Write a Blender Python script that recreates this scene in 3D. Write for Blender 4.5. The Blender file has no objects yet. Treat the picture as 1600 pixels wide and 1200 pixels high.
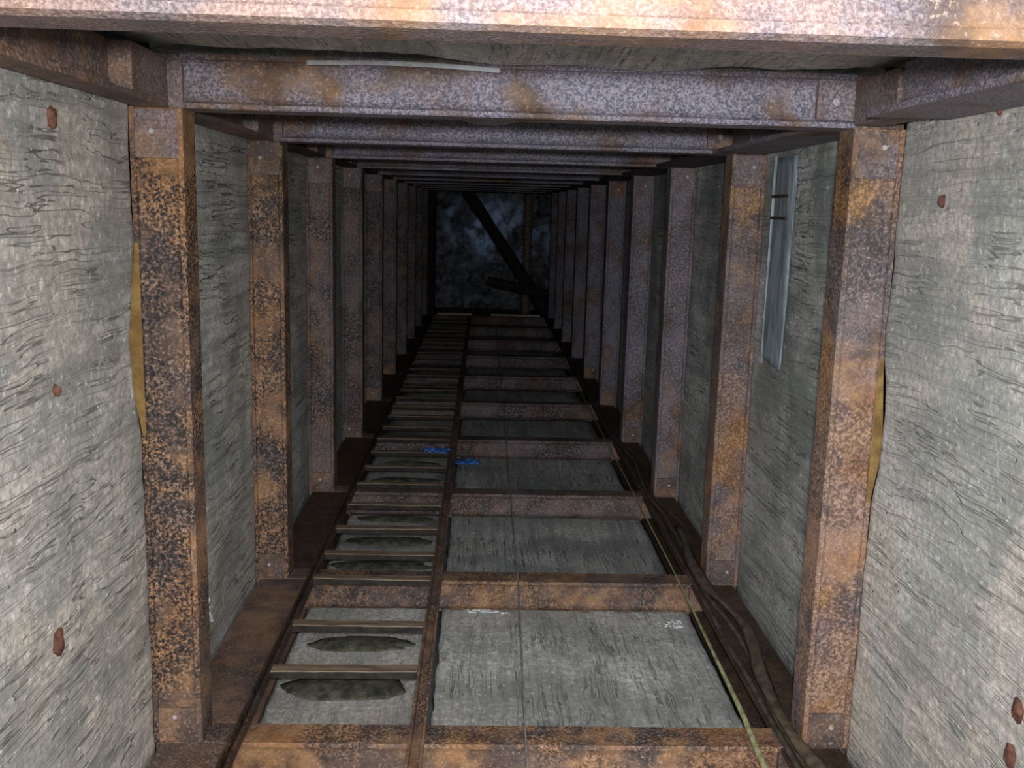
import bpy, bmesh, math, random
from mathutils import Vector, Matrix, noise

C = bpy.context.scene
COL = C.collection
random.seed(11)

# ------------------------------------------------------------------ camera
ZC = 1.96                                   # camera height: the rock floor is z = 0
cam = bpy.data.cameras.new('camera')
cam.sensor_width = 36.0
cam.lens = 36.0 * 1521.0 / 1600.0
cam.clip_start = 0.02
camo = bpy.data.objects.new('camera', cam)
COL.objects.link(camo)
r = (0.9992239, 0.02095793, 0.03335208)     # shaft right / forward / down seen from the camera
d = (-0.02910144, -0.17784213, 0.98362863)
v = (-0.02654623, 0.98383583, 0.1770942)
camo.matrix_world = Matrix((
    (r[0], -r[1], -r[2], 0.0),
    (d[0], -d[1], -d[2], 0.0),
    (-v[0], v[1], v[2], ZC),
    (0, 0, 0, 1)))
C.camera = camo

# ------------------------------------------------------------------ light
C.view_settings.view_transform = 'Standard'
C.view_settings.look = 'None'
C.view_settings.gamma = 1.0
C.view_settings.exposure = 0.72
W = bpy.data.worlds.new('world'); C.world = W; W.use_nodes = True
bg = W.node_tree.nodes['Background']
bg.inputs[1].default_value = 1.7
# added ambient fill from behind: bright above the horizon, dark below for cap undersides
_tc = W.node_tree.nodes.new('ShaderNodeTexCoord'); _sx = W.node_tree.nodes.new('ShaderNodeSeparateXYZ')
_rp = W.node_tree.nodes.new('ShaderNodeValToRGB')
W.node_tree.links.new(_tc.outputs['Generated'], _sx.inputs[0])
_mr = W.node_tree.nodes.new('ShaderNodeMapRange'); _mr.inputs[1].default_value = -1; _mr.inputs[2].default_value = 1
W.node_tree.links.new(_sx.outputs['Z'], _mr.inputs[0]); W.node_tree.links.new(_mr.outputs[0], _rp.inputs[0])
_rp.color_ramp.elements[0].position = 0.40; _rp.color_ramp.elements[0].color = (0.03, 0.03, 0.028, 1)
_rp.color_ramp.elements[1].position = 0.58; _rp.color_ramp.elements[1].color = (1.0, 0.97, 0.96, 1)
W.node_tree.links.new(_rp.outputs[0], bg.inputs[0])

def lamp(name, kind, loc, energy, color, aim=None, **kw):
    l = bpy.data.lights.new(name, kind); l.energy = energy; l.color = color
    for k, val in kw.items(): setattr(l, k, val)
    o = bpy.data.objects.new(name, l); COL.objects.link(o); o.location = loc
    if aim: o.rotation_euler = (Vector(aim) - Vector(loc)).to_track_quat('-Z', 'Y').to_euler()
    return o
# the visitor's headlamp: a wide flood and a beam down the shaft
lamp('headlamp_flood', 'POINT', (0.05, 0.0, ZC + 0.10), 165, (1.0, 0.97, 0.94), shadow_soft_size=0.05)
lamp('headlamp_beam', 'SPOT', (0.05, 0.0, ZC + 0.10), 120, (0.60, 0.78, 1.0), aim=(0.85, 6.5, ZC - 1.35),
     spot_size=math.radians(62), spot_blend=1.0, shadow_soft_size=0.05)
# added bluish spot hidden in the chamber, for cool patches on the end wall
lamp('chamber_fill', 'SPOT', (-2.3, 18.3, ZC + 0.10), 42, (0.45, 0.65, 1.0), aim=(0.05, 20.2, ZC - 0.38),
     spot_size=math.radians(25), spot_blend=0.7, shadow_soft_size=0.15)

# ------------------------------------------------------------------ materials
class NT:
    def __init__(self, name):
        self.m = bpy.data.materials.new(name); self.m.use_nodes = True
        self.t = self.m.node_tree; self.n = self.t.nodes; self.l = self.t.links
        self.b = self.n['Principled BSDF']
    def put(self, sock, val):
        if isinstance(val, bpy.types.NodeSocket): self.l.new(val, sock)
        elif val is not None: sock.default_value = val
    def math(self, op, a, b=None, clamp=False):
        x = self.n.new('ShaderNodeMath'); x.operation = op; x.use_clamp = clamp
        self.put(x.inputs[0], a); self.put(x.inputs[1], b); return x.outputs[0]
    def vmath(self, op, a, b):
        x = self.n.new('ShaderNodeVectorMath'); x.operation = op
        self.put(x.inputs[0], a); self.put(x.inputs[1], b); return x.outputs[0]
    def noise(self, vec, scale, detail=4, rough=0.6, dist=0.0, w=None):
        x = self.n.new('ShaderNodeTexNoise'); x.noise_dimensions = '4D'
        self.put(x.inputs['Vector'], vec); self.put(x.inputs['W'], w)
        x.inputs['Scale'].default_value = scale; x.inputs['Detail'].default_value = detail
        x.inputs['Roughness'].default_value = rough; x.inputs['Distortion'].default_value = dist
        return x.outputs['Fac']
    def voro(self, vec, scale):
        x = self.n.new('ShaderNodeTexVoronoi'); self.put(x.inputs['Vector'], vec)
        x.inputs['Scale'].default_value = scale; return x.outputs['Distance']
    def step(self, val, lo, hi, to0=0.0, to1=1.0):
        x = self.n.new('ShaderNodeMapRange'); x.interpolation_type = 'SMOOTHSTEP'
        self.put(x.inputs['Value'], val)
        for i, q in ((1, lo), (2, hi), (3, to0), (4, to1)): self.put(x.inputs[i], q)
        return x.outputs[0]
    def mix(self, f, a, b, mode='MIX'):
        x = self.n.new('ShaderNodeMix'); x.data_type = 'RGBA'; x.blend_type = mode
        self.put(x.inputs[0], f)
        for s, q in ((x.inputs[6], a), (x.inputs[7], b)):
            self.put(s, q if isinstance(q, bpy.types.NodeSocket) else (*q, 1))
        return x.outputs[2]
    def coords(self, seeded=True):
        g = self.n.new('ShaderNodeTexCoord').outputs['Object']
        i = self.n.new('ShaderNodeObjectInfo')
        s = self.n.new('ShaderNodeSeparateColor'); self.l.new(i.outputs['Color'], s.inputs[0])
        return g, self.math('MULTIPLY', i.outputs['Random'], 37.0), s.outputs
    def finish(self, color, rough, spec=0.3, bump=None, strength=0.4, dist=0.01):
        self.put(self.b.inputs['Base Color'], color if isinstance(color, bpy.types.NodeSocket) else (*color, 1))
        self.put(self.b.inputs['Roughness'], rough)
        self.b.inputs['Specular IOR Level'].default_value = spec
        if bump is not None:
            x = self.n.new('ShaderNodeBump'); x.inputs['Strength'].default_value = strength
            x.inputs['Distance'].default_value = dist
            self.l.new(bump, x.inputs['Height']); self.l.new(x.outputs[0], self.b.inputs['Normal'])
        return self.m

def concrete(name, along=(22.0, 0.6, 22.0)):
    """board-marked concrete: grain runs along the shaft. colour r = beige, g = green-black damp, b = strength of board marks"""
    n = NT(name); g, w, (cr, cg, cb) = n.coords()
    wob = n.noise(g, 2.2, 3, 0.55, 0, w)
    wv = n.n.new('ShaderNodeCombineXYZ')
    k = n.math('MULTIPLY', n.math('SUBTRACT', wob, 0.5), 0.07)
    n.put(wv.inputs[0], k); n.put(wv.inputs[2], k)
    gv = n.vmath('ADD', g, wv.outputs[0])
    sv = n.vmath('MULTIPLY', gv, along)
    st = n.noise(sv, 1.0, 5, 0.65, 0, w)                       # broad grain
    st2 = n.noise(sv, 1.9, 2, 0.5, 0.0, n.math('ADD', w, 5.0)) # thin black lines
    big = n.noise(g, 1.5, 4, 0.6, 0.3, w)
    big2 = n.noise(g, 2.6, 4, 0.6, 0.4, n.math('ADD', w, 9.0))
    fine = n.noise(g, 46, 4, 0.75, 0, w)
    vf = n.noise(g, 120, 2, 0.7, 0, w)
    base = n.mix(n.step(big, 0.38, 0.66), (0.44, 0.435, 0.40), (0.74, 0.725, 0.68))
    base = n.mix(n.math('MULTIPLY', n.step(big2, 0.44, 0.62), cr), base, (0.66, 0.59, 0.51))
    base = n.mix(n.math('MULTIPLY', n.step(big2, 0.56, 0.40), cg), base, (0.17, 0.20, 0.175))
    grain = n.step(st, 0.38, 0.56, 0.55, 1.0)
    base = n.mix(n.math('MULTIPLY', cb, 0.62), base, n.mix(1.0, base, grain, 'MULTIPLY'))
    line = n.step(n.math('ABSOLUTE', n.math('SUBTRACT', st2, 0.5)), 0.0, 0.026, 1.0, 0.0)
    patch = n.step(n.noise(g, 3.2, 2, 0.5, 0, n.math('ADD', w, 3.0)), 0.44, 0.53)
    base = n.mix(n.math('MULTIPLY', n.math('MULTIPLY', line, patch), n.math('MULTIPLY', cb, 0.95, True)), base, (0.022, 0.023, 0.021))
    sep = n.n.new('ShaderNodeSeparateXYZ'); n.l.new(gv, sep.inputs[0])
    bd = n.math('FRACT', n.math('ADD', n.math('MULTIPLY', n.math('ADD', sep.outputs['X'], sep.outputs['Z']), 5.6), w))
    seam = n.step(n.math('ABSOLUTE', n.math('SUBTRACT', bd, 0.5)), 0.006, 0.020, 1.0, 0.0)
    seam = n.math('MULTIPLY', seam, n.step(n.noise(g, 2.7, 3, 0.6, 0, n.math('ADD', w, 17.0)), 0.42, 0.56, 0.15, 0.8))
    base = n.mix(n.math('MULTIPLY', seam, cb, True), base, (0.07, 0.075, 0.07))
    smear = n.step(n.noise(n.vmath('MULTIPLY', gv, (7.0, 1.1, 7.0)), 1.0, 5, 0.7, 0.3, n.math('ADD', w, 25.0)), 0.50, 0.66)
    base = n.mix(n.math('MULTIPLY', n.math('MULTIPLY', smear, 0.62), cb, True), base, (0.17, 0.185, 0.17))
    base = n.mix(n.step(fine, 0.36, 0.60, 0.75, 0.0), base, (0.25, 0.255, 0.245))
    base = n.mix(n.step(fine, 0.58, 0.68, 0.0, 0.8), base, (0.85, 0.86, 0.85))
    lime = n.math('MULTIPLY', n.step(n.noise(g, 5.5, 5, 0.75, 0.6, n.math('ADD', w, 14.0)), 0.60, 0.72), 0.7)
    base = n.mix(lime, base, (0.80, 0.81, 0.81))
    pit = n.step(n.voro(g, 24), 0.07, 0.14, 1.0, 0.0)
    base = n.mix(n.math('MULTIPLY', pit, n.step(big, 0.5, 0.62)), base, (0.07, 0.065, 0.06))
    rv = n.step(n.noise(g, 1.1, 2, 0.5, 0, n.math('ADD', w, 21.0)), 0.64, 0.74, 0.0, 0.35)
    base = n.mix(rv, base, (0.30, 0.19, 0.10))
    hgt = n.math('ADD', n.math('ADD', n.math('MULTIPLY', grain, 0.9), n.math('MULTIPLY', fine, 0.8)),
                 n.math('ADD', n.math('MULTIPLY', line, -0.9), n.math('MULTIPLY', vf, 0.25)))
    return n.finish(base, n.step(big2, 0.3, 0.7, 0.42, 0.8), 0.35, hgt, 0.42, 0.012)

def rust(name, tint=(1, 1, 1), shine=0.35):
    """pitted rusty steel. colour r = orange scale, g = bluish-grey mill skin, b = black pitting"""
    n = NT(name); g, w, (cr, cg, cb) = n.coords()
    big = n.noise(g, 2.4, 5, 0.62, 0.5, w)
    mid = n.noise(g, 9, 5, 0.65, 0.3, n.math('ADD', w, 4.0))
    grit = n.noise(g, 105, 3, 0.72, 0, w)
    grit2 = n.noise(g, 130, 2, 0.7, 0, n.math('ADD', w, 2.0))
    base = n.mix(n.step(mid, 0.35, 0.65), (0.085, 0.055, 0.04), (0.185, 0.115, 0.075))
    base = n.mix(n.math('MULTIPLY', n.step(n.math('ADD', big, n.math('MULTIPLY', mid, 0.35)), 0.60, 0.74), cr, True), base,
                 n.mix(n.step(mid, 0.4, 0.62), (0.29, 0.130, 0.045), (0.42, 0.225, 0.09)))
    skin = n.step(n.noise(g, 3.1, 4, 0.6, 0.4, n.math('ADD', w, 7.0)), 0.34, 0.54)
    base = n.mix(n.math('MULTIPLY', skin, cg, True), base, n.mix(n.step(grit2, 0.4, 0.6), (0.10, 0.095, 0.135), (0.32, 0.285, 0.32)))
    base = n.mix(n.step(grit, 0.56, 0.68, 0.0, 0.55), base, (0.50, 0.39, 0.30))
    black = n.math('MULTIPLY', n.step(grit, 0.56, 0.44), n.step(n.noise(g, 3.0, 3, 0.6, 0.3, n.math('ADD', w, 11.0)), 0.42, 0.54, 0.25, 1.0))
    base = n.mix(n.math('MULTIPLY', black, cb, True), base, (0.018, 0.018, 0.019))
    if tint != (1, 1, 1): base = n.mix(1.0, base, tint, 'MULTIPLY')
    hgt = n.math('ADD', n.math('MULTIPLY', grit, 1.0), n.math('MULTIPLY', mid, 0.8))
    return n.finish(base, n.step(grit, 0.3, 0.7, 0.5, 0.85), shine, hgt, 0.5, 0.006)

def plain(name, c0, c1, scale=12, rough=0.7, spec=0.3, stretch=(1, 1, 1), bump=0.4):
    n = NT(name); g, w, _ = n.coords()
    f = n.noise(n.vmath('MULTIPLY', g, stretch), scale, 5, 0.65, 0.2, w)
    return n.finish(n.mix(n.step(f, 0.32, 0.68), c0, c1), rough, spec, f, bump, 0.008)

M = dict(
    concrete=concrete('board_marked_concrete'),
    rust=rust('pitted_rust'),
    dark_rust=rust('shaded_dark_rust', (0.42, 0.40, 0.38), 0.25),  # same rust tinted darker; shade put into the colour of deep ties
    yellow=plain('yellow_rust', (0.15, 0.085, 0.025), (0.30, 0.19, 0.06), 16, 0.7),
    rung=plain('worn_rung', (0.10, 0.065, 0.045), (0.29, 0.215, 0.15), 14, 0.6, 0.35, (0.4, 3, 3)),
    shade_band=plain('black_shade_and_band', (0.018, 0.016, 0.014), (0.05, 0.042, 0.035), 20, 0.8, 0.2),  # for the line of shade below each rung, and the sheet bands
    mud=plain('damp_mud', (0.028, 0.030, 0.022), (0.13, 0.125, 0.09), 22, 0.75, 0.3, (1, 1, 1), 0.9),
    bolt=plain('galvanised_bolt', (0.30, 0.28, 0.27), (0.60, 0.58, 0.56), 30, 0.45, 0.5),
    stub=plain('rusted_stub', (0.06, 0.028, 0.02), (0.17, 0.075, 0.05), 40, 0.8),
    lime=plain('white_lime', (0.55, 0.55, 0.54), (0.82, 0.82, 0.81), 35, 0.8, 0.3, (1, 1, 1), 1.0),
    rock=plain('dark_rock', (0.05, 0.052, 0.055), (0.17, 0.175, 0.18), 3.0, 0.8, 0.3, (1, 1, 1), 1.0),
    endrock=plain('grey_rock', (0.05, 0.055, 0.06), (0.34, 0.36, 0.38), 5.5, 0.7, 0.3, (1, 1, 1), 1.0),
    timber=plain('black_timber', (0.012, 0.011, 0.01), (0.05, 0.042, 0.035), 10, 0.85, 0.2, (6, 6, 1)),
    pale_timber=plain('pale_timber', (0.30, 0.28, 0.23), (0.52, 0.48, 0.40), 10, 0.8, 0.2, (1, 8, 8)),
    cable=plain('black_cable', (0.03, 0.026, 0.022), (0.11, 0.085, 0.06), 18, 0.6, 0.4),
    tan_cable=plain('tan_cable', (0.04, 0.031, 0.022), (0.13, 0.098, 0.066), 18, 0.6, 0.4),
    wire=plain('steel_wire', (0.16, 0.16, 0.16), (0.34, 0.33, 0.32), 30, 0.5, 0.5),
    rope=plain('green_rope', (0.17, 0.18, 0.07), (0.44, 0.44, 0.24), 40, 0.8, 0.2),
    blue=plain('blue_plastic', (0.03, 0.12, 0.50), (0.12, 0.32, 0.85), 20, 0.5, 0.4),
    sheet=plain('pale_sheet', (0.11, 0.135, 0.15), (0.33, 0.37, 0.40), 9, 0.45, 0.4, (5, 5, 0.7)),
    tin=plain('thin_steel', (0.25, 0.25, 0.27), (0.42, 0.41, 0.42), 20, 0.4, 0.5),
)

# ------------------------------------------------------------------ helpers
def obj(name, bm, mat, parent=None, loc=None, smooth=False, color=None):
    me = bpy.data.meshes.new(name)
    bmesh.ops.recalc_face_normals(bm, faces=bm.faces)
    bm.to_mesh(me); bm.free()
    me.materials.append(M[mat])
    if smooth:
        for p in me.polygons: p.use_smooth = True
    o = bpy.data.objects.new(name, me); COL.objects.link(o)
    if parent: o.parent = parent
    if loc is not None: o.location = loc
    if color: o.color = (*color, 1)
    return o

def tag(o, label, cat, group=None, kind=None):
    o['label'] = label; o['category'] = cat
    if group: o['group'] = group
    if kind: o['kind'] = kind
    return o

def thing(name, label, cat, loc=(0, 0, 0), group=None, kind='thing'):
    o = bpy.data.objects.new(name, None); COL.objects.link(o); o.location = loc
    o.empty_display_size = 0.1
    return tag(o, label, cat, group, kind)

def link_mesh(name, me, parent, loc, color=None):
    o = bpy.data.objects.new(name, me); COL.objects.link(o); o.parent = parent; o.location = loc
    if color: o.color = (*color, 1)
    return o

def box(bm, x0, x1, y0, y1, z0, z1, bev=0.0):
    res = bmesh.ops.create_cube(bm, size=1)
    vs = res['verts']
    for q in vs:
        q.co = Vector(((x0 + x1) / 2 + q.co.x * (x1 - x0), (y0 + y1) / 2 + q.co.y * (y1 - y0), (z0 + z1) / 2 + q.co.z * (z1 - z0)))
    if bev:
        es = list({e for q in vs for e in q.link_edges})
        bmesh.ops.bevel(bm, geom=es, offset=bev, segments=2, affect='EDGES', profile=0.6)
    return bm

def fbm(p, o=4): return noise.fractal(Vector(p), 1.0, 2.0, o)

BH, BD, TF = 0.155, 0.13, 0.015          # beam height, depth, flange thickness
def profile(D=BD, H=BH, t=TF, web0=0.034, web1=0.050, rf=0.030, cham=0.004):
    """H-beam section in (depth, height): height 0 is the face towards the shaft"""
    def fil(cx, cy, rx, ry, a0, a1, k=4):
        return [(cx + rx * math.cos(a0 + (a1 - a0) * i / k), cy + ry * math.sin(a0 + (a1 - a0) * i / k)) for i in range(k + 1)]
    P = [(cham, 0), (D - .004, 0), (D, .004), (D, t)]
    P += fil(web1 + .02, t + .02, .02, .02, -math.pi / 2, -math.pi)
    P += fil(web1 + .02, H - t - .02, .02, .02, math.pi, math.pi / 2)
    P += [(D, H - t), (D, H), (0, H), (0, H - t)]
    P += fil(web0 - min(rf, web0 - .004), H - t - rf, min(rf, web0 - .004), rf, math.pi / 2, 0)
    P += fil(web0 - min(rf, web0 - .004), t + rf, min(rf, web0 - .004), rf, 0, -math.pi / 2)
    P += [(0, t), (0, min(cham, t * .3))]
    return P

def beam(L, to, segs=14, prof=None, wob=0.0015, seed=0.0):
    """sweep the section along L; to(depth, height, along) gives the local point"""
    P = prof or profile(); bm = bmesh.new(); rings = []
    for i in range(segs + 1):
        a = L * i / segs; ring = []
        for (dd, hh) in P:
            j = wob * noise.noise(Vector((dd * 20, hh * 20 + seed, a * 6)))
            ring.append(bm.verts.new(to(dd + j, hh + j, a)))
        rings.append(ring)
    n = len(P)
    for i in range(segs):
        for k in range(n):
            bm.faces.new((rings[i][k], rings[i][(k + 1) % n], rings[i + 1][(k + 1) % n], rings[i + 1][k]))
    bm.faces.new(rings[0]); bm.faces.new(list(reversed(rings[-1])))
    return bm

def hexbolt(nrm, rad=0.014, h=0.012):
    bm = bmesh.new(); rings = []
    for (rr, hh) in ((rad * 1.5, 0), (rad * 1.5, h * .25), (rad, h * .25), (rad, h * .85), (rad * .8, h), (0.3 * rad, h)):
        seg = 12
        rings.append([bm.verts.new((rr * math.cos(2 * math.pi * k / seg), -hh, rr * math.sin(2 * math.pi * k / seg))) for k in range(seg)])
    for a, b in zip(rings, rings[1:]):
        for k in range(12): bm.faces.new((a[k], a[(k + 1) % 12], b[(k + 1) % 12], b[k]))
    bm.faces.new(rings[-1]); bm.faces.new(list(reversed(rings[0])))
    return bm

def tube(pts, rad, sides=8, sub=6):
    """round tube through points (Catmull-Rom); rad is a number or one per point"""
    P = [Vector(p) for p in pts]; R = rad if isinstance(rad, (list, tuple)) else [rad] * len(P)
    Q, RR = [], []
    for i in range(len(P) - 1):
        p0, p1, p2, p3 = P[max(i - 1, 0)], P[i], P[i + 1], P[min(i + 2, len(P) - 1)]
        for s in range(sub):
            t = s / sub
            Q.append(0.5 * ((2 * p1) + (p2 - p0) * t + (2 * p0 - 5 * p1 + 4 * p2 - p3) * t * t + (3 * p1 - p0 - 3 * p2 + p3) * t ** 3))
            RR.append(R[i] * (1 - t) + R[i + 1] * t)
    Q.append(P[-1]); RR.append(R[-1])
    bm = bmesh.new(); rings = []
    for i, q in enumerate(Q):
        tg = (Q[min(i + 1, len(Q) - 1)] - Q[max(i - 1, 0)]).normalized()
        up = Vector((0, 0, 1)) if abs(tg.z) < .9 else Vector((1, 0, 0))
        sx = tg.cross(up).normalized(); sz = sx.cross(tg)
        rings.append([bm.verts.new(q + RR[i] * (math.cos(2 * math.pi * k / sides) * sx + math.sin(2 * math.pi * k / sides) * sz)) for k in range(sides)])
    for a, b in zip(rings, rings[1:]):
        for k in range(sides): bm.faces.new((a[k], a[(k + 1) % sides], b[(k + 1) % sides], b[k]))
    bm.faces.new(rings[0]); bm.faces.new(list(reversed(rings[-1])))
    return bm

def slab_mesh(axis, sgn, LY, LV, th, nu, nv, seed, rough=0.006, rag=0.012, sag=None, notch=None):
    """slab with broken edges. axis: 0 wall (face normal +-X), 2 floor or ceiling (+-Z); centred on its face"""
    bm = bmesh.new(); top, bot = [], []
    for i in range(nu + 1):
        rt, rb = [], []
        for j in range(nv + 1):
            u = -LY / 2 + LY * i / nu; w = -LV / 2 + LV * j / nv
            h = rough * fbm((u * 3 + seed, w * 3, seed), 5) + rough * .4 * fbm((u * 1.2, w * 16, seed + 4), 3)
            uu, ww = u, w
            if i in (0, nu):
                e = abs(rag * fbm((w * 5, seed, i), 4)) + rag * .25
                uu = u - math.copysign(e, u); h -= rough * .8
            if j in (0, nv):
                e = abs(rag * fbm((u * 5, seed + 3, j), 4)) + rag * .25
                ww = w - math.copysign(e, w); h -= rough * .8
            if notch and i > nu * .8: uu -= notch(w) * ((i / nu - .8) / .2) ** 2
            if sag: h += sag(u / LY + .5, w / LV + .5)
            def P(hh):
                if axis == 0: return (sgn * hh, uu, ww)
                return (ww, uu, sgn * hh)
            rt.append(bm.verts.new(P(h))); rb.append(bm.verts.new(P(h - th if sag else -th)))
        top.append(rt); bot.append(rb)
    for i in range(nu):
        for j in range(nv):
            bm.faces.new((top[i][j], top[i + 1][j], top[i + 1][j + 1], top[i][j + 1]))
            bm.faces.new((bot[i][j], bot[i][j + 1], bot[i + 1][j + 1], bot[i + 1][j]))
    for j in range(nv):
        bm.faces.new((top[0][j], top[0][j + 1], bot[0][j + 1], bot[0][j]))
        bm.faces.new((top[nu][j], bot[nu][j], bot[nu][j + 1], top[nu][j + 1]))
    for i in range(nu):
        bm.faces.new((top[i][0], bot[i][0], bot[i + 1][0], top[i + 1][0]))
        bm.faces.new((top[i][nv], top[i + 1][nv], bot[i + 1][nv], bot[i][nv]))
    return bm

# ------------------------------------------------------------------ layout
XL, XR = -0.89, 1.11                     # inner faces of the posts
ZT, ZS = ZC + 0.265, ZC - 1.762          # underside of cap beams, top of sill beams
Y1, SP = 2.98, 1.447
def F(n): return Y1 + SP * (n - 1)
NF = 11                                  # frames 0..10
ORD = ['first', 'second', 'third', 'fourth', 'fifth', 'sixth', 'seventh', 'eighth', 'ninth', 'tenth', 'eleventh']
XTL, XTR = -0.80, 1.04                   # inner edges of the bottom tie beams

# ------------------------------------------------------------------ rock around the lining
def rock(name, f, nu, nv, mat='rock', amp=0.10, nrm=(0, 0, 1), seed=0.0):
    bm = bmesh.new(); G = []
    for i in range(nu + 1):
        row = []
        for j in range(nv + 1):
            p = Vector(f(i / nu, j / nv))
            edge = 1.0
            p += Vector(nrm) * amp * edge * fbm((p.x * 1.3 + seed, p.y * 1.3, p.z * 1.3), 5)
            row.append(bm.verts.new(p))
        G.append(row)
    for i in range(nu):
        for j in range(nv): bm.faces.new((G[i][j], G[i + 1][j], G[i + 1][j + 1], G[i][j + 1]))
    o = obj(name, bm, mat, smooth=True); o['kind'] = 'structure'; return o
YB, YM, YE = 0.9, 16.5, 20.4
rock('floor', lambda s, t: (-3.6 + 7.2 * t, YB + (YE + .6 - YB) * s, -0.10), 70, 26, amp=.06)
rock('ceiling', lambda s, t: (-3.6 + 7.2 * t, YB + (YE + .6 - YB) * s, ZC + 0.75), 70, 26, amp=.10)
rock('wall_left', lambda s, t: (-1.42, YB + (YM - YB) * s, -.3 + (ZC + 1.2) * t), 60, 14, amp=.12, nrm=(1, 0, 0))
rock('wall_right', lambda s, t: (1.66, YB + (YM - YB) * s, -.3 + (ZC + 1.2) * t), 60, 14, amp=.12, nrm=(1, 0, 0))
def cham(sx):
    def f(s, t):
        pts = [(1.3, YM), (3.3, YM + .1), (3.3, YE + .3)]
        k = min(int(s * 2), 1); q = s * 2 - k
        a, b = pts[k], pts[k + 1]
        return (sx * (a[0] + (b[0] - a[0]) * q), a[1] + (b[1] - a[1]) * q, -.3 + (ZC + 1.2) * t)
    return f
rock('wall_chamber_left', cham(-1), 24, 14, amp=.12, nrm=(.7, .7, 0))
rock('wall_chamber_right', cham(1), 24, 14, amp=.12, nrm=(.7, .7, 0))
rock('wall_end', lambda s, t: (-3.5 + 7 * s, YE, -.3 + (ZC + 1.2) * t), 80, 40, 'endrock', amp=.55, nrm=(0, 1, 0), seed=3.0)

# ------------------------------------------------------------------ steel frames
cap_me = {}
def make_frame(n):
    nm = ORD[n]
    look = {0: 'rusty steel frame nearest the camera, its brightly lit cap beam crossing the top edge',
            1: 'second rusty steel frame, the nearest whole one with orange black-pitted posts',
            }.get(n, '%s rusty steel frame from the near end of the shaft' % nm)
    if n == NF - 1: look = 'last and darkest steel frame at the far end of the shaft'
    t = thing('steel_support', look, 'steel frame', ((XL + XR) / 2, F(n), ZS - BH), 'steel frames down the shaft')
    ox, oy, oz = t.location
    rs = random.Random(40 + n)
    hi = n < 5
    orange = [0.75, .75, .8, .25, .15, .1, .1, .1, .1, .1, .1][n]  # deeper posts go greyer: dimming with depth put into the rust colour
    skin = [.2, .2, .25, .6, .7, .8, .8, .8, .8, .8, .8][n]  # greyer skin on deeper posts: part of the dimming with depth
    def lc(x, y, z): return (x - ox, y - oy, z - oz)
    # cap beam
    capcol = (0.25, 1.0, 0.4) if n else (0.55, 0.55, 0.08)
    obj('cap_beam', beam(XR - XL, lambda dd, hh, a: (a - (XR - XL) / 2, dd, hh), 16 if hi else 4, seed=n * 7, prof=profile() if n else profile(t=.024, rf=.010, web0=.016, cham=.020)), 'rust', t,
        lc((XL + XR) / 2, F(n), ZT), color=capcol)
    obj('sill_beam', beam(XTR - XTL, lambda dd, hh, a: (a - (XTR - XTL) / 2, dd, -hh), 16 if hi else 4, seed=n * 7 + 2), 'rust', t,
        lc((XTL + XTR) / 2, F(n), ZS), color=((0.8, 0.15, 0.8) if n < 3 else ((.35, .4, .9) if n == 3 else (.05, .45, 1.0))))  # far sills coloured greyer and blacker to dim them with depth
    for sd, X in ((-1, XL), (1, XR)):
        H = ZT - ZS
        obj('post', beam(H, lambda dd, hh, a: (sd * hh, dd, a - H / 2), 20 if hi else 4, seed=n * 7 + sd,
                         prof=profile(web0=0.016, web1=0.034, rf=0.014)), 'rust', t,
            lc(X, F(n), (ZT + ZS) / 2), color=(orange if sd < 0 else orange + .25, min(1, skin * (1 if sd > 0 else .6) + (.2 if sd > 0 else 0)), 1.0 if sd < 0 else .6))  # left posts browner and blacker, painting in their weaker light
        # blocks where the beams meet, plates and bolts
        a, b = sorted((X, X + sd * BH))
        bm = bmesh.new(); box(bm, a, b, F(n) + .012, F(n) + BD, ZT, ZT + BH, .004)
        for q in bm.verts: q.co -= t.location
        obj('corner_block', bm, 'rust', t, color=(0.3, .5, .5))
        XI = XTL if sd < 0 else XTR
        a, b = sorted((XI, X + sd * BH))
        bm = bmesh.new(); box(bm, a, b, F(n) + .008, F(n) + BD, ZS - BH, ZS, .004)
        for q in bm.verts: q.co -= t.location
        obj('corner_block', bm, 'rust', t, color=(0.55, .25, .6))
        if n <= 6:
            for z0, z1 in ((ZT - .145, ZT - .004), (ZS + .002, ZS + .12)):
                a, b = sorted((X + sd * .016, X + sd * (BH - .008)))
                bm = bmesh.new(); box(bm, a, b, F(n) + .004, F(n) + .02, z0, z1, .003)
                for q in bm.verts: q.co -= t.location
                obj('gusset_plate', bm, 'rust', t, color=(0.45, .55 if z0 > 1 else .2, .35))
                obj('bolt', hexbolt(0, .005, .008), 'bolt', t, lc(X + sd * (.085 + .02 * rs.random()), F(n) + .0045, (z0 + z1) / 2 + .03 * rs.random()))
            if n in (1, 2) and sd > 0:
                a, b = sorted((X - sd * .002, X - sd * .115))
                bm = bmesh.new(); box(bm, a, b, F(n) + .010, F(n) + .036, ZT + .022, ZT + BH - .012, .003)
                for q in bm.verts: q.co -= t.location
                obj('gusset_plate', bm, 'rust', t, color=(0.5, .75, .25))
                obj('bolt', hexbolt(0, .007, .010), 'bolt', t, lc(X - sd * .06, F(n) + .0105, ZT + .075))
    return t
frames = [make_frame(n) for n in range(NF)]

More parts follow.
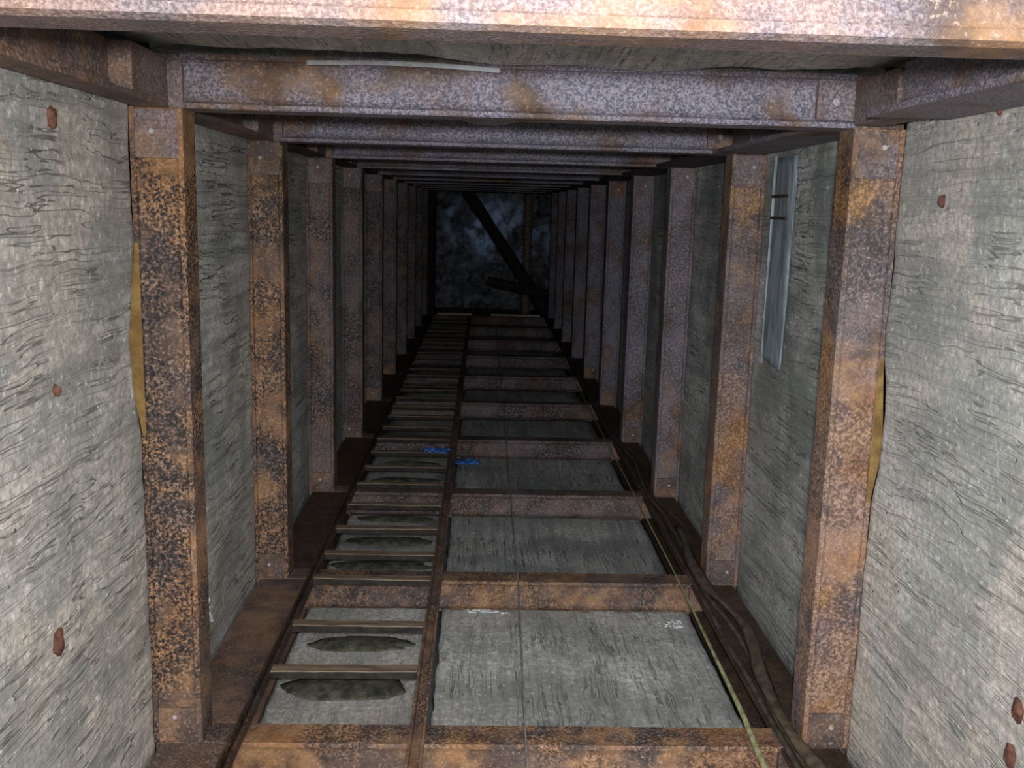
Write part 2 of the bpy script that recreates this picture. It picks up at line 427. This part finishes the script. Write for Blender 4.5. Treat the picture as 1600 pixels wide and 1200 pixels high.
# bent outer flange edges of the nearest posts, yellow where the slab has broken away
def bulge(sd, zlo, zhi, amp):
    t = frames[1]; bm = bmesh.new(); N = 24; rows = []
    X = (XL if sd < 0 else XR) + sd * (BH - .014)
    for i in range(N + 1):
        s = i / N; z = zlo + (zhi - zlo) * s; o = amp * math.sin(math.pi * s) ** 1.2 * (1 + .25 * math.sin(math.pi * 2 * s))
        rows.append([bm.verts.new(Vector(p) - t.location) for p in
                     ((X, F(1) - .0015, z), (X + sd * (.012 + o), F(1) - .0015, z), (X + sd * (.012 + o), F(1) + .012, z), (X, F(1) + .012, z))])
    for a, b in zip(rows, rows[1:]):
        for k in range(4): bm.faces.new((a[k], a[(k + 1) % 4], b[(k + 1) % 4], b[k]))
    bm.faces.new(rows[0]); bm.faces.new(list(reversed(rows[-1])))
    o = obj('flange_edge', bm, 'yellow', t); o['label'] = 'bowed yellow rusted flange edge'
bulge(-1, ZC - .72, ZC - .13, .030)
bulge(1, ZC - .90, ZC - .43, .019)

# ------------------------------------------------------------------ tie beams along the four corners
def tie(n, side, level):
    y0, y1 = F(n) + BD + .004, F(n + 1) - .003
    nm = 'tie_beam'
    corner = '%s %s' % ({'top': 'upper', 'bottom': 'lower'}[level], {-1: 'left', 1: 'right'}[side])
    t = thing(nm, 'dark rusty tie beam along the %s corner between the %s and %s steel frames' % (corner, ORD[n], ORD[n + 1]), 'tie beam',
              (0, (y0 + y1) / 2, ZT if level == 'top' else ZS), 'tie beams along the %s corner' % corner)
    L = y1 - y0; segs = 8 if n < 4 else 2
    if level == 'top':
        xi, xo = (-0.925, -1.020) if side < 0 else (1.015, 1.240)
        wdt = abs(xo - xi); web = .45 * wdt if side > 0 else .75 * wdt
        end = -.33 if (n == 0 and side > 0) else 0.0
        P = [(0, 0), (wdt, 0), (wdt, .014), (web + .012, .02), (web + .006, .04), (web + .006, BH - .012), (web - .010, BH - .012), (web - .010, .05), (web - .016, .034), (web - .035, .024), (0.004, .018)]
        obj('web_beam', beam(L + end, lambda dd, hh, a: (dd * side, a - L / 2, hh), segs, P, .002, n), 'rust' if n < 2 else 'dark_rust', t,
            (xi, 0, 0), color=(.5, .35, .5) if side < 0 else (.25, .95, .35))
        # splice where the tie meets the frame
        bm = bmesh.new()
        if side < 0: box(bm, -1.02, -.925, L / 2 - .30, L / 2 - .002, .0145, BH - .014, .006)
        else: box(bm, 1.10, 1.20, L / 2 - .31, L / 2 - .002, .006, BH - .02, .006)
        obj('splice_plate', bm, 'rust', t, color=(.25, .45, .4))
    else:
        xi, xo = (XTL, -1.020) if side < 0 else (XTR, 1.240)
        wdt = abs(xo - xi)
        P = [(0, 0), (0, .014), (.06, .02), (.07, .05), (.07, BH - .02), (0, BH - .016), (0, BH), (wdt, BH), (wdt, BH - .014), (.09, BH - .02), (.09, .03), (wdt, .016), (wdt, 0)]
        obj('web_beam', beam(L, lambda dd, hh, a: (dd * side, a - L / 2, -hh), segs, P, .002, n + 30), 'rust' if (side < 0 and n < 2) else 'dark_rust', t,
            (xi, 0, 0), color=(.25, .15, .35))
    return t
for n in range(NF - 1):
    for side in (-1, 1):
        for level in ('top', 'bottom'): tie(n, side, level)

# ------------------------------------------------------------------ concrete slabs
def between(n): return 'between the %s and %s steel frames' % (ORD[n], ORD[n + 1])
WTH = .055
def bite(z, lo, hi, amp):
    return amp * math.sin(math.pi * (z - lo) / (hi - lo)) ** .8 * (1 + .25 * fbm((z * 14, amp, 0), 3)) if lo < z < hi else 0.0
def stub(parent, pts):
    for (x, y, z, rr) in pts:
        bm = bmesh.new()
        bmesh.ops.create_icosphere(bm, subdivisions=3, radius=1)
        for q in bm.verts:
            q.co *= 1 + .35 * noise.noise(q.co * 1.7 + Vector((y * 9, z * 7, x)))
            q.co = Vector((q.co.x * .012, q.co.y * rr * .65, q.co.z * rr))
        obj('rusted_stub', bm, 'stub', parent, Vector((x, y, z)) - parent.location, smooth=True)
for n in range(NF - 1):
    y0 = F(n) + BD + .012; y1 = F(n + 1) - .002
    if n == 0: y0 = F(0) + BD + .012
    L = y1 - y0; yc = (y0 + y1) / 2
    nu, nv = (56, 72) if n < 2 else ((30, 40) if n < 4 else (10, 14))
    H = ZT - ZS + .20; zc = (ZT + ZS) / 2 + .01
    X0 = XL - BH - .004 + .010; X1 = XR + BH + .004 - .010
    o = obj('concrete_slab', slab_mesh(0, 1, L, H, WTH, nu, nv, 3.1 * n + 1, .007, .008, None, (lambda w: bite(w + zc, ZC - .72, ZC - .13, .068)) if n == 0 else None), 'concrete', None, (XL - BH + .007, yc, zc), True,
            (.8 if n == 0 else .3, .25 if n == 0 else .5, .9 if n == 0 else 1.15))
    tag(o, 'board-marked grey concrete slab on the left wall ' + between(n), 'concrete slab', 'left wall slabs', 'thing')
    if n == 0: stub(o, [(XL - BH + .009, 2.304, ZC - 1.092, .036), (XL - BH + .009, 2.437, ZC + .185, .026), (XL - BH + .009, 2.375, ZC - .467, .014)])
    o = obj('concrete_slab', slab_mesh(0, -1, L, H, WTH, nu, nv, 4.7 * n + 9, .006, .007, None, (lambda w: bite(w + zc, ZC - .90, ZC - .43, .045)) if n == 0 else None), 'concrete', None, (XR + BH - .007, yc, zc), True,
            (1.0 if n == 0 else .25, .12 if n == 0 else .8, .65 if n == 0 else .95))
    tag(o, 'pitted %s concrete slab on the right wall ' % ('beige' if n == 0 else 'damp grey') + between(n), 'concrete slab', 'right wall slabs', 'thing')
    if n == 0: stub(o, [(XR + BH - .009, 2.046, ZC - 1.223, .030), (XR + BH - .009, 2.675, ZC + .051, .018), (XR + BH - .009, 2.423, ZC + .285, .026), (XR + BH - .009, 2.040, ZC - 1.105, .03)])
    # ceiling, sagging onto the far cap beam
    amt = {0: .030, 1: .070}.get(n, .02 + .02 * random.random())
    def sag(s, q, amt=amt, n=n):
        e = max(0.0, s - .35) / .65
        return amt * e * math.exp(-((q - (.60 if n == 0 else .47)) / .26) ** 2) * (1 + .25 * math.sin(q * 31))
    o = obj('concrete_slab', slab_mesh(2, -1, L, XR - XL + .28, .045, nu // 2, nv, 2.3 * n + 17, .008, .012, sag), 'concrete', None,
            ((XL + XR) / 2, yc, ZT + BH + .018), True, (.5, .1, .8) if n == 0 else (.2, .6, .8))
    tag(o, 'dark grey concrete slab overhead ' + between(n), 'concrete slab', 'overhead slabs', 'thing')
    # floor: a broad slab and a narrow one under the ladder
    zf = ZS - BH + .022
    xs = -.172
    if True:
        o = obj('concrete_slab', slab_mesh(2, 1, L + (0 if n else 0), XTR - .008 - xs - .010, .05, nu, nv, 5.9 * n + 23, .007, .016), 'concrete', None,
                ((xs + .010 + XTR - .008) / 2, yc, zf), True, (.15, .2 if n < 2 else .5, .75 if n < 2 else 1.0))
        tag(o, 'broad pale floor slab beside the ladder ' + between(n), 'concrete slab', 'broad floor slabs', 'thing')
        o = obj('concrete_slab', slab_mesh(2, 1, L, xs - .010 - XTL - .006, .05, nu, nv // 2, 7.7 * n + 31, .003, .010), 'concrete', None,
                ((xs - .010 + XTL + .006) / 2, yc, zf), True, (.6, .25 if n < 2 else .8, .3))
        tag(o, 'narrow muddy floor slab under the ladder ' + between(n), 'concrete slab', 'narrow floor slabs', 'thing')

# white lime crusts grown on two of the slabs
def crust(parent, c, size, seed):
    bm = bmesh.new(); rs = random.Random(seed)
    for k in range(26):
        p = Vector([rs.gauss(0, .4) * q for q in size]); rr = rs.uniform(.004, .012)
        res = bmesh.ops.create_icosphere(bm, subdivisions=2, radius=1)
        for q in res['verts']:
            q.co *= 1 + .5 * noise.noise(q.co * 2 + p * 40)
            q.co = Vector((q.co.x * rr * (.35 if size[0] == 0 else 1.3), q.co.y * rr * 1.2, q.co.z * rr * (.35 if size[2] == 0 else 1.3))) + p
    obj('lime_crust', bm, 'lime', parent, Vector(c) - parent.location, smooth=True)
_slabs = [o for o in COL.objects if o.get('category') == 'concrete slab']
_by = {o['label']: o for o in _slabs}
crust(_by['broad pale floor slab beside the ladder ' + between(1)], (.06, F(2) - .045, ZS - BH + .024), (.11, .022, 0), 3)
crust(_by['broad pale floor slab beside the ladder ' + between(1)], (.93, F(2) - .16, ZS - BH + .024), (.07, .10, 0), 8)
crust(_by['board-marked grey concrete slab on the left wall ' + between(1)], (XL - BH + .010, 3.60, ZC - 1.60), (0, .06, .06), 5)

# ------------------------------------------------------------------ ladder
lad = thing('ladder', 'long rusty steel ladder lying along the left side of the shaft floor', 'ladder', (-.48, 8.6, ZS + .004))
LY0, LY1 = 1.75, 15.6
def rail(x, w, mat):
    bm = bmesh.new(); prof = [(-w / 2, 0), (w / 2, 0), (w / 2, .034), (w / 2 - .008, .036), (w / 2 - .012, .012), (-w / 2 + .012, .012), (-w / 2 + .008, .036), (-w / 2, .034)]
    rings = []
    N = 60
    for i in range(N + 1):
        y = LY0 + (LY1 - LY0) * i / N
        dx = .004 * noise.noise(Vector((x * 5, y * 1.1, 0)))
        rings.append([bm.verts.new((x + px + dx - lad.location.x, y - lad.location.y, pz)) for px, pz in prof])
    for a, b in zip(rings, rings[1:]):
        for k in range(len(prof)): bm.faces.new((a[k], a[(k + 1) % 8], b[(k + 1) % 8], b[k]))
    bm.faces.new(rings[0]); bm.faces.new(list(reversed(rings[-1])))
    obj('rail', bm, mat, lad, color=(.35, .15, .7))
rail(-.184, .052, 'rust')
rail(-.775, .034, 'dark_rust')
RY = [2.16, 2.60, 3.44, 3.845, 4.36, 4.69, 5.09, 5.52]
y = 5.96
while y < LY1 - .1: RY.append(y); y += .405
for k, y in enumerate(RY):
    rs = random.Random(k)
    x0, x1 = -.760, -.212
    bm = bmesh.new()
    tl = rs.uniform(-.006, .006)
    N = 12; rows = []
    for i in range(N + 1):
        s = i / N; x = x0 + (x1 - x0) * s; yy = y + tl * (s - .5) + .004 * noise.noise(Vector((x * 6, y, 0)))
        zt = .030 + .002 * noise.noise(Vector((x * 9, y, 3)))
        rows.append([bm.verts.new((x - lad.location.x, yy + a - lad.location.y, zt + b)) for a, b in
                     ((-.020, 0), (-.018, .004), (.034, .004), (.036, 0), (.034, -.006), (-.014, -.006))])
    for a, b in zip(rows, rows[1:]):
        for q in range(6): bm.faces.new((a[q], a[(q + 1) % 6], b[(q + 1) % 6], b[q]))
    bm.faces.new(rows[0]); bm.faces.new(list(reversed(rows[-1])))
    rg = obj('rung', bm, 'rung', lad, smooth=False)
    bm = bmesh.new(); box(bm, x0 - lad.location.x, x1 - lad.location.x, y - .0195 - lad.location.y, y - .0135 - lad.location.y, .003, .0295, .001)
    fl = obj('lower_flange', bm, 'shade_band', rg)  # front leg coloured black for the shadow line under the rung
    fl['label'] = 'lower flange coloured black as the shade under the rung'

# ------------------------------------------------------------------ mud scuffs between the rungs
MUD = [(3.24, 0.54, .085, -.50), (3.60, .50, .115, -.50), (4.00, .45, .085, -.50), (4.95, .52, .09, -.50), (5.33, .50, .09, -.49), (5.74, .46, .08, -.5), (6.22, .5, .07, -.5), (6.60, .5, .07, -.5), (7.05, .46, .06, -.5)]
MUD = MUD[1:]
where = ['just beyond the second steel frame', 'just short of the third steel frame', 'just beyond the third steel frame',
         'midway between the third and fourth steel frames', 'just short of the fourth steel frame', 'just beyond the fourth steel frame',
         'midway between the fourth and fifth steel frames', 'just short of the fifth steel frame']
for k, (yc, lx, ly, xc) in enumerate(MUD):
    bm = bmesh.new(); N, R = 48, 7; rings = []
    for j in range(R + 1):
        s = j / R; ring = []
        for i in range(N):
            a = 2 * math.pi * i / N
            rr = s * (1 + .20 * fbm((math.cos(a) * 1.3 + k * 3, math.sin(a) * 1.3, k), 3) + .05 * s * fbm((math.cos(a) * 7 + k, math.sin(a) * 7, k), 3))
            px = lx / 2 * rr * (abs(math.cos(a)) ** .7) * math.copysign(1, math.cos(a))
            py = ly * rr * math.sin(a) * (1.0 if math.sin(a) > 0 else .75)
            pz = .020 * (1 - s ** 2.2) + .006 * (1 - s) * fbm((px * 14, py * 14, k), 3)
            ring.append(bm.verts.new((px, py, pz)))
        rings.append(ring)
    for a, b in zip(rings[1:], rings[2:]):
        for i in range(N): bm.faces.new((a[i], a[(i + 1) % N], b[(i + 1) % N], b[i]))
    c = bm.verts.new((0, 0, .020))
    for i in range(N): bm.faces.new((c, rings[1][i], rings[1][(i + 1) % N]))
    bmesh.ops.delete(bm, geom=rings[0], context='VERTS')
    lowest = rings[-1]
    base = [bm.verts.new((q.co.x, q.co.y, -.001)) for q in lowest]
    for i in range(N): bm.faces.new((lowest[i], base[i], base[(i + 1) % N], lowest[(i + 1) % N]))
    bm.faces.new(base)
    o = obj('mud_patch', bm, 'mud', None, (xc, yc, ZS - BH + .0245), smooth=True)
    tag(o, 'dark mud scuff under the ladder ' + where[k], 'mud', 'mud scuffs behind the ladder')

# ------------------------------------------------------------------ cables, wire, rope
def line(name, pts, rad, mat, label, cat, sides=8, sub=6, group=None):
    cx = sum(p[0] for p in pts) / len(pts); cy = sum(p[1] for p in pts) / len(pts); cz = ZS
    o = obj(name, tube([(p[0] - cx, p[1] - cy, p[2] - cz) for p in pts], rad, sides, sub), mat, None, (cx, cy, cz), True)
    return tag(o, label, cat, group)
zb = ZS + .004
line('wire', [(.172, 2.0, zb + .002), (.178, 2.8, zb), (.188, 3.4, zb), (.205, 4.42, zb), (.21, 6.0, zb), (.22, 9.0, zb), (.23, 14.5, zb)], .0035, 'wire',
     'thin straight steel wire stretched down the middle of the broad floor slabs', 'wire', 6, 4)
line('rope', [(.93, 2.1, zb + .010), (.945, 2.84, zb + .008), (.962, 3.2, zb + .008), (.972, 3.72, zb + .006), (.985, 4.46, zb + .003), (.99, 5.9, zb + .003), (.995, 8.8, zb + .003), (1.0, 14.5, zb + .003)],
     [.013, .011, .010, .007, .0045, .004, .004, .004], 'rope', 'frayed pale green rope running along the edge of the broad floor slabs', 'rope', 8, 6)
def wig(lane, out, ya, yb, zo, amp, seed, step=.12):
    """runs inside the posts and bellies out towards the wall between them"""
    pts = []; y = ya
    while y < yb:
        q = ((y - F(1) - .065) / SP) % 1.0
        b = math.sin(math.pi * q) ** 2 * (.8 + .5 * noise.noise(Vector((math.floor((y - F(1)) / SP) * 3.3, 2, 0))))
        pts.append((lane + out * b + amp * b * noise.noise(Vector((seed, y * 2.2, 0))), y, ZS + zo + .008 * abs(noise.noise(Vector((y * 1.9, seed, 5))))))
        y += step
    return pts
BUN = 'cables along the lower right corner'
line('cable', wig(1.050, .000, 2.2, 12.5, .014, .02, 1.3), .009, 'cable', 'black cable lying on the lower right tie beams, innermost of its bundle', 'cable', sub=3, group=BUN)
line('cable', wig(1.072, .045, 2.2, 8.5, .015, .03, 4.1), .010, 'tan_cable', 'tan muddy cable snaking through the middle of the bundle on the lower right tie beams', 'cable', sub=3, group=BUN)
line('cable', wig(1.095, .095, 2.3, 10.5, .014, .03, 7.7), .009, 'cable', 'black cable lying on the lower right tie beams against the wall slabs', 'cable', sub=3, group=BUN)
# flattened split hose
def ribbon(pts, w, th):
    bm = bmesh.new(); rows = []
    for i, p in enumerate(pts):
        a = pts[max(i - 1, 0)]; b = pts[min(i + 1, len(pts) - 1)]
        tg = (Vector(b) - Vector(a)).normalized(); tw = .5 * math.sin(i * .55)
        sx = Vector((tg.y, -tg.x, 0)).normalized(); up = Vector((0, 0, 1))
        ax = (sx * math.cos(tw) + up * math.sin(tw)); ay = (up * math.cos(tw) - sx * math.sin(tw))
        rows.append([bm.verts.new(Vector(p) + ax * (w * q) + ay * (th * e)) for q, e in ((-.5, 0), (-.25, .9), (0, 1.3), (.25, .9), (.5, 0), (.25, -.1), (0, .3), (-.25, -.1))])
    for a, b in zip(rows, rows[1:]):
        for k in range(8): bm.faces.new((a[k], a[(k + 1) % 8], b[(k + 1) % 8], b[k]))
    bm.faces.new(rows[0]); bm.faces.new(list(reversed(rows[-1])))
    return bm
rp = [(x, y, z + .045) for x, y, z in wig(1.068, .070, 2.4, 5.2, .012, .06, 12.9, .08)]
oc = Vector((1.125, 3.8, ZS))
o = obj('split_hose', ribbon([Vector(p) - oc for p in rp], .055, .010), 'tan_cable', None, oc, True)
tag(o, 'flattened brown split hose twisted over the cables near the second steel frame', 'hose')

# ------------------------------------------------------------------ blue scraps
def scrap(loc, sx, sy, seed, label):
    bm = bmesh.new(); N = 12; G = []; Bt = []
    for i in range(N + 1):
        ra, rb = [], []
        for j in range(N + 1):
            a, b = i / N - .5, j / N - .5
            rr = 1 + .5 * noise.noise(Vector((a * 3, b * 3, seed)))
            x, y = a * sx * rr, b * sy * rr
            z = .030 * abs(fbm((a * 4 + seed, b * 4, 0), 3)) + .004
            ra.append(bm.verts.new((x, y, z))); rb.append(bm.verts.new((x, y, z - .003)))
        G.append(ra); Bt.append(rb)
    for i in range(N):
        for j in range(N):
            bm.faces.new((G[i][j], G[i + 1][j], G[i + 1][j + 1], G[i][j + 1])); bm.faces.new((Bt[i][j], Bt[i][j + 1], Bt[i + 1][j + 1], Bt[i + 1][j]))
    for i in range(N):
        for (A, B) in (((i, 0), (i + 1, 0)), ((i + 1, N), (i, N)), ((0, i + 1), (0, i)), ((N, i), (N, i + 1))):
            bm.faces.new((G[A[0]][A[1]], G[B[0]][B[1]], Bt[B[0]][B[1]], Bt[A[0]][A[1]]))
    tag(obj('plastic_scrap', bm, 'blue', None, loc, True), label, 'plastic scrap', 'blue plastic scraps')
scrap((-.30, 6.77, ZS + .041), .17, .10, 1.0, 'crumpled blue plastic scrap lying on a rung of the ladder')
scrap((-.085, 7.11, ZS - BH + .026), .19, .10, 5.0, 'crumpled blue plastic scrap on the broad floor slab right beside the ladder')

# ------------------------------------------------------------------ pale sheet strip on the right wall
t = thing('sheet_strip', 'pale blue-grey narrow sheet strip standing against the right wall short of the third steel frame', 'sheet strip', (XR + BH - .022, 4.07, ZC - .20))
bm = bmesh.new(); N = 10; K = 30; A, B = [], []
for i in range(K + 1):
    ra, rb = [], []
    for j in range(N + 1):
        s = j / N; z = -.42 + .86 * i / K
        y = -.135 + .27 * s + .03 * (i / K - .5) * -1
        x = -.010 * math.sin(math.pi * s) - .006 * noise.noise(Vector((s * 3, z * 3, 0)))
        if i == 0: z += .02 * (s - .5)
        ra.append(bm.verts.new((x, y, z))); rb.append(bm.verts.new((x + .003, y, z)))
    A.append(ra); B.append(rb)
for i in range(K):
    for j in range(N):
        bm.faces.new((A[i][j], A[i + 1][j], A[i + 1][j + 1], A[i][j + 1])); bm.faces.new((B[i][j], B[i][j + 1], B[i + 1][j + 1], B[i + 1][j]))
    bm.faces.new((A[i][0], B[i][0], B[i + 1][0], A[i + 1][0])); bm.faces.new((A[i][N], A[i + 1][N], B[i + 1][N], B[i][N]))
for j in range(N):
    bm.faces.new((A[0][j], A[0][j + 1], B[0][j + 1], B[0][j])); bm.faces.new((A[K][j], B[K][j], B[K][j + 1], A[K][j + 1]))
obj('sheet', bm, 'sheet', t, smooth=True)
bm = bmesh.new(); box(bm, -.010, .002, .132, .140, -.44, .45, .002); obj('edge_strip', bm, 'sheet', t)
for z in (.185, .275):
    bm = bmesh.new(); box(bm, -.018, -.004, -.09, .115, z, z + .012, .003); obj('band', bm, 'shade_band', t)

# thin bent strip above the second cap beam
pts = [(-.40, -.020, .0), (-.2, -.022, .006), (0, -.024, .004), (.2, -.022, -.003), (.40, -.020, -.012)]
bm = bmesh.new(); rows = []
for i in range(25):
    s = i / 24; x = -.42 + .56 * s; z = .008 * math.sin(s * 3.2) - .004 * s
    rows.append([bm.verts.new((x, a, z + b)) for a, b in ((-.022, 0), (-.022, .013), (-.016, .013), (-.016, 0))])
for a, b in zip(rows, rows[1:]):
    for k in range(4): bm.faces.new((a[k], a[(k + 1) % 4], b[(k + 1) % 4], b[k]))
bm.faces.new(rows[0]); bm.faces.new(list(reversed(rows[-1])))
tag(obj('steel_strip', bm, 'tin', None, (-.10, F(1), ZT + BH - .026)), 'thin pale steel strip lying along the top of the second cap beam', 'steel strip')

# ------------------------------------------------------------------ the chamber at the far end
def prop(name, a, b, rad, label, cat, mat='timber'):
    a, b = Vector(a), Vector(b); c = (a + b) / 2
    pts = [a + (b - a) * i / 6 - c for i in range(7)]
    pts = [p + Vector((.012 * noise.noise(p * 3), .012 * noise.noise(p * 3 + Vector((9, 0, 0))), 0)) for p in pts]
    return tag(obj(name, tube(pts, [rad * (1 + .12 * noise.noise(p * 5)) for p in pts], 10, 3), mat, None, c, True), label, cat)
prop('timber_prop_or_added_upright', (.84, 18.4, -.05), (.84, 18.4, ZC + .25), .085, 'upright timber prop standing in the dark chamber at the far end', 'prop', 'rung')
prop('timber_prop_or_added_upright', (-.95, 18.1, -.05), (-.95, 18.1, ZC + .3), .10, 'black upright added for the dark strip at the left of the far chamber', 'prop')  # added upright that fills the dark gap beside the end wall
prop('fallen_timber', (-.30, 18.0, ZC + .30), (1.27, 17.25, .0), .105, 'black fallen timber leaning diagonally across the far chamber', 'timber')
prop('fallen_timber', (.10, 16.95, ZC - 1.24), (1.55, 16.75, ZC - 1.52), .085, 'black fallen timber lying low across the right of the far chamber', 'timber')
for (xa, xb, lab) in ((-.72, -.14, 'short pale plank on the last sill behind the ladder'), (.16, .98, 'longer pale plank on the last sill at the end of the broad slabs')):
    bm = bmesh.new(); box(bm, xa, xb, -.05, .05, 0, .03, .004)
    c = (xa + xb) / 2
    for q in bm.verts: q.co.x -= c
    tag(obj('pale_plank', bm, 'pale_timber', None, (c, F(10) + .062, ZS + .012)), lab, 'plank', 'pale planks on the last sill')
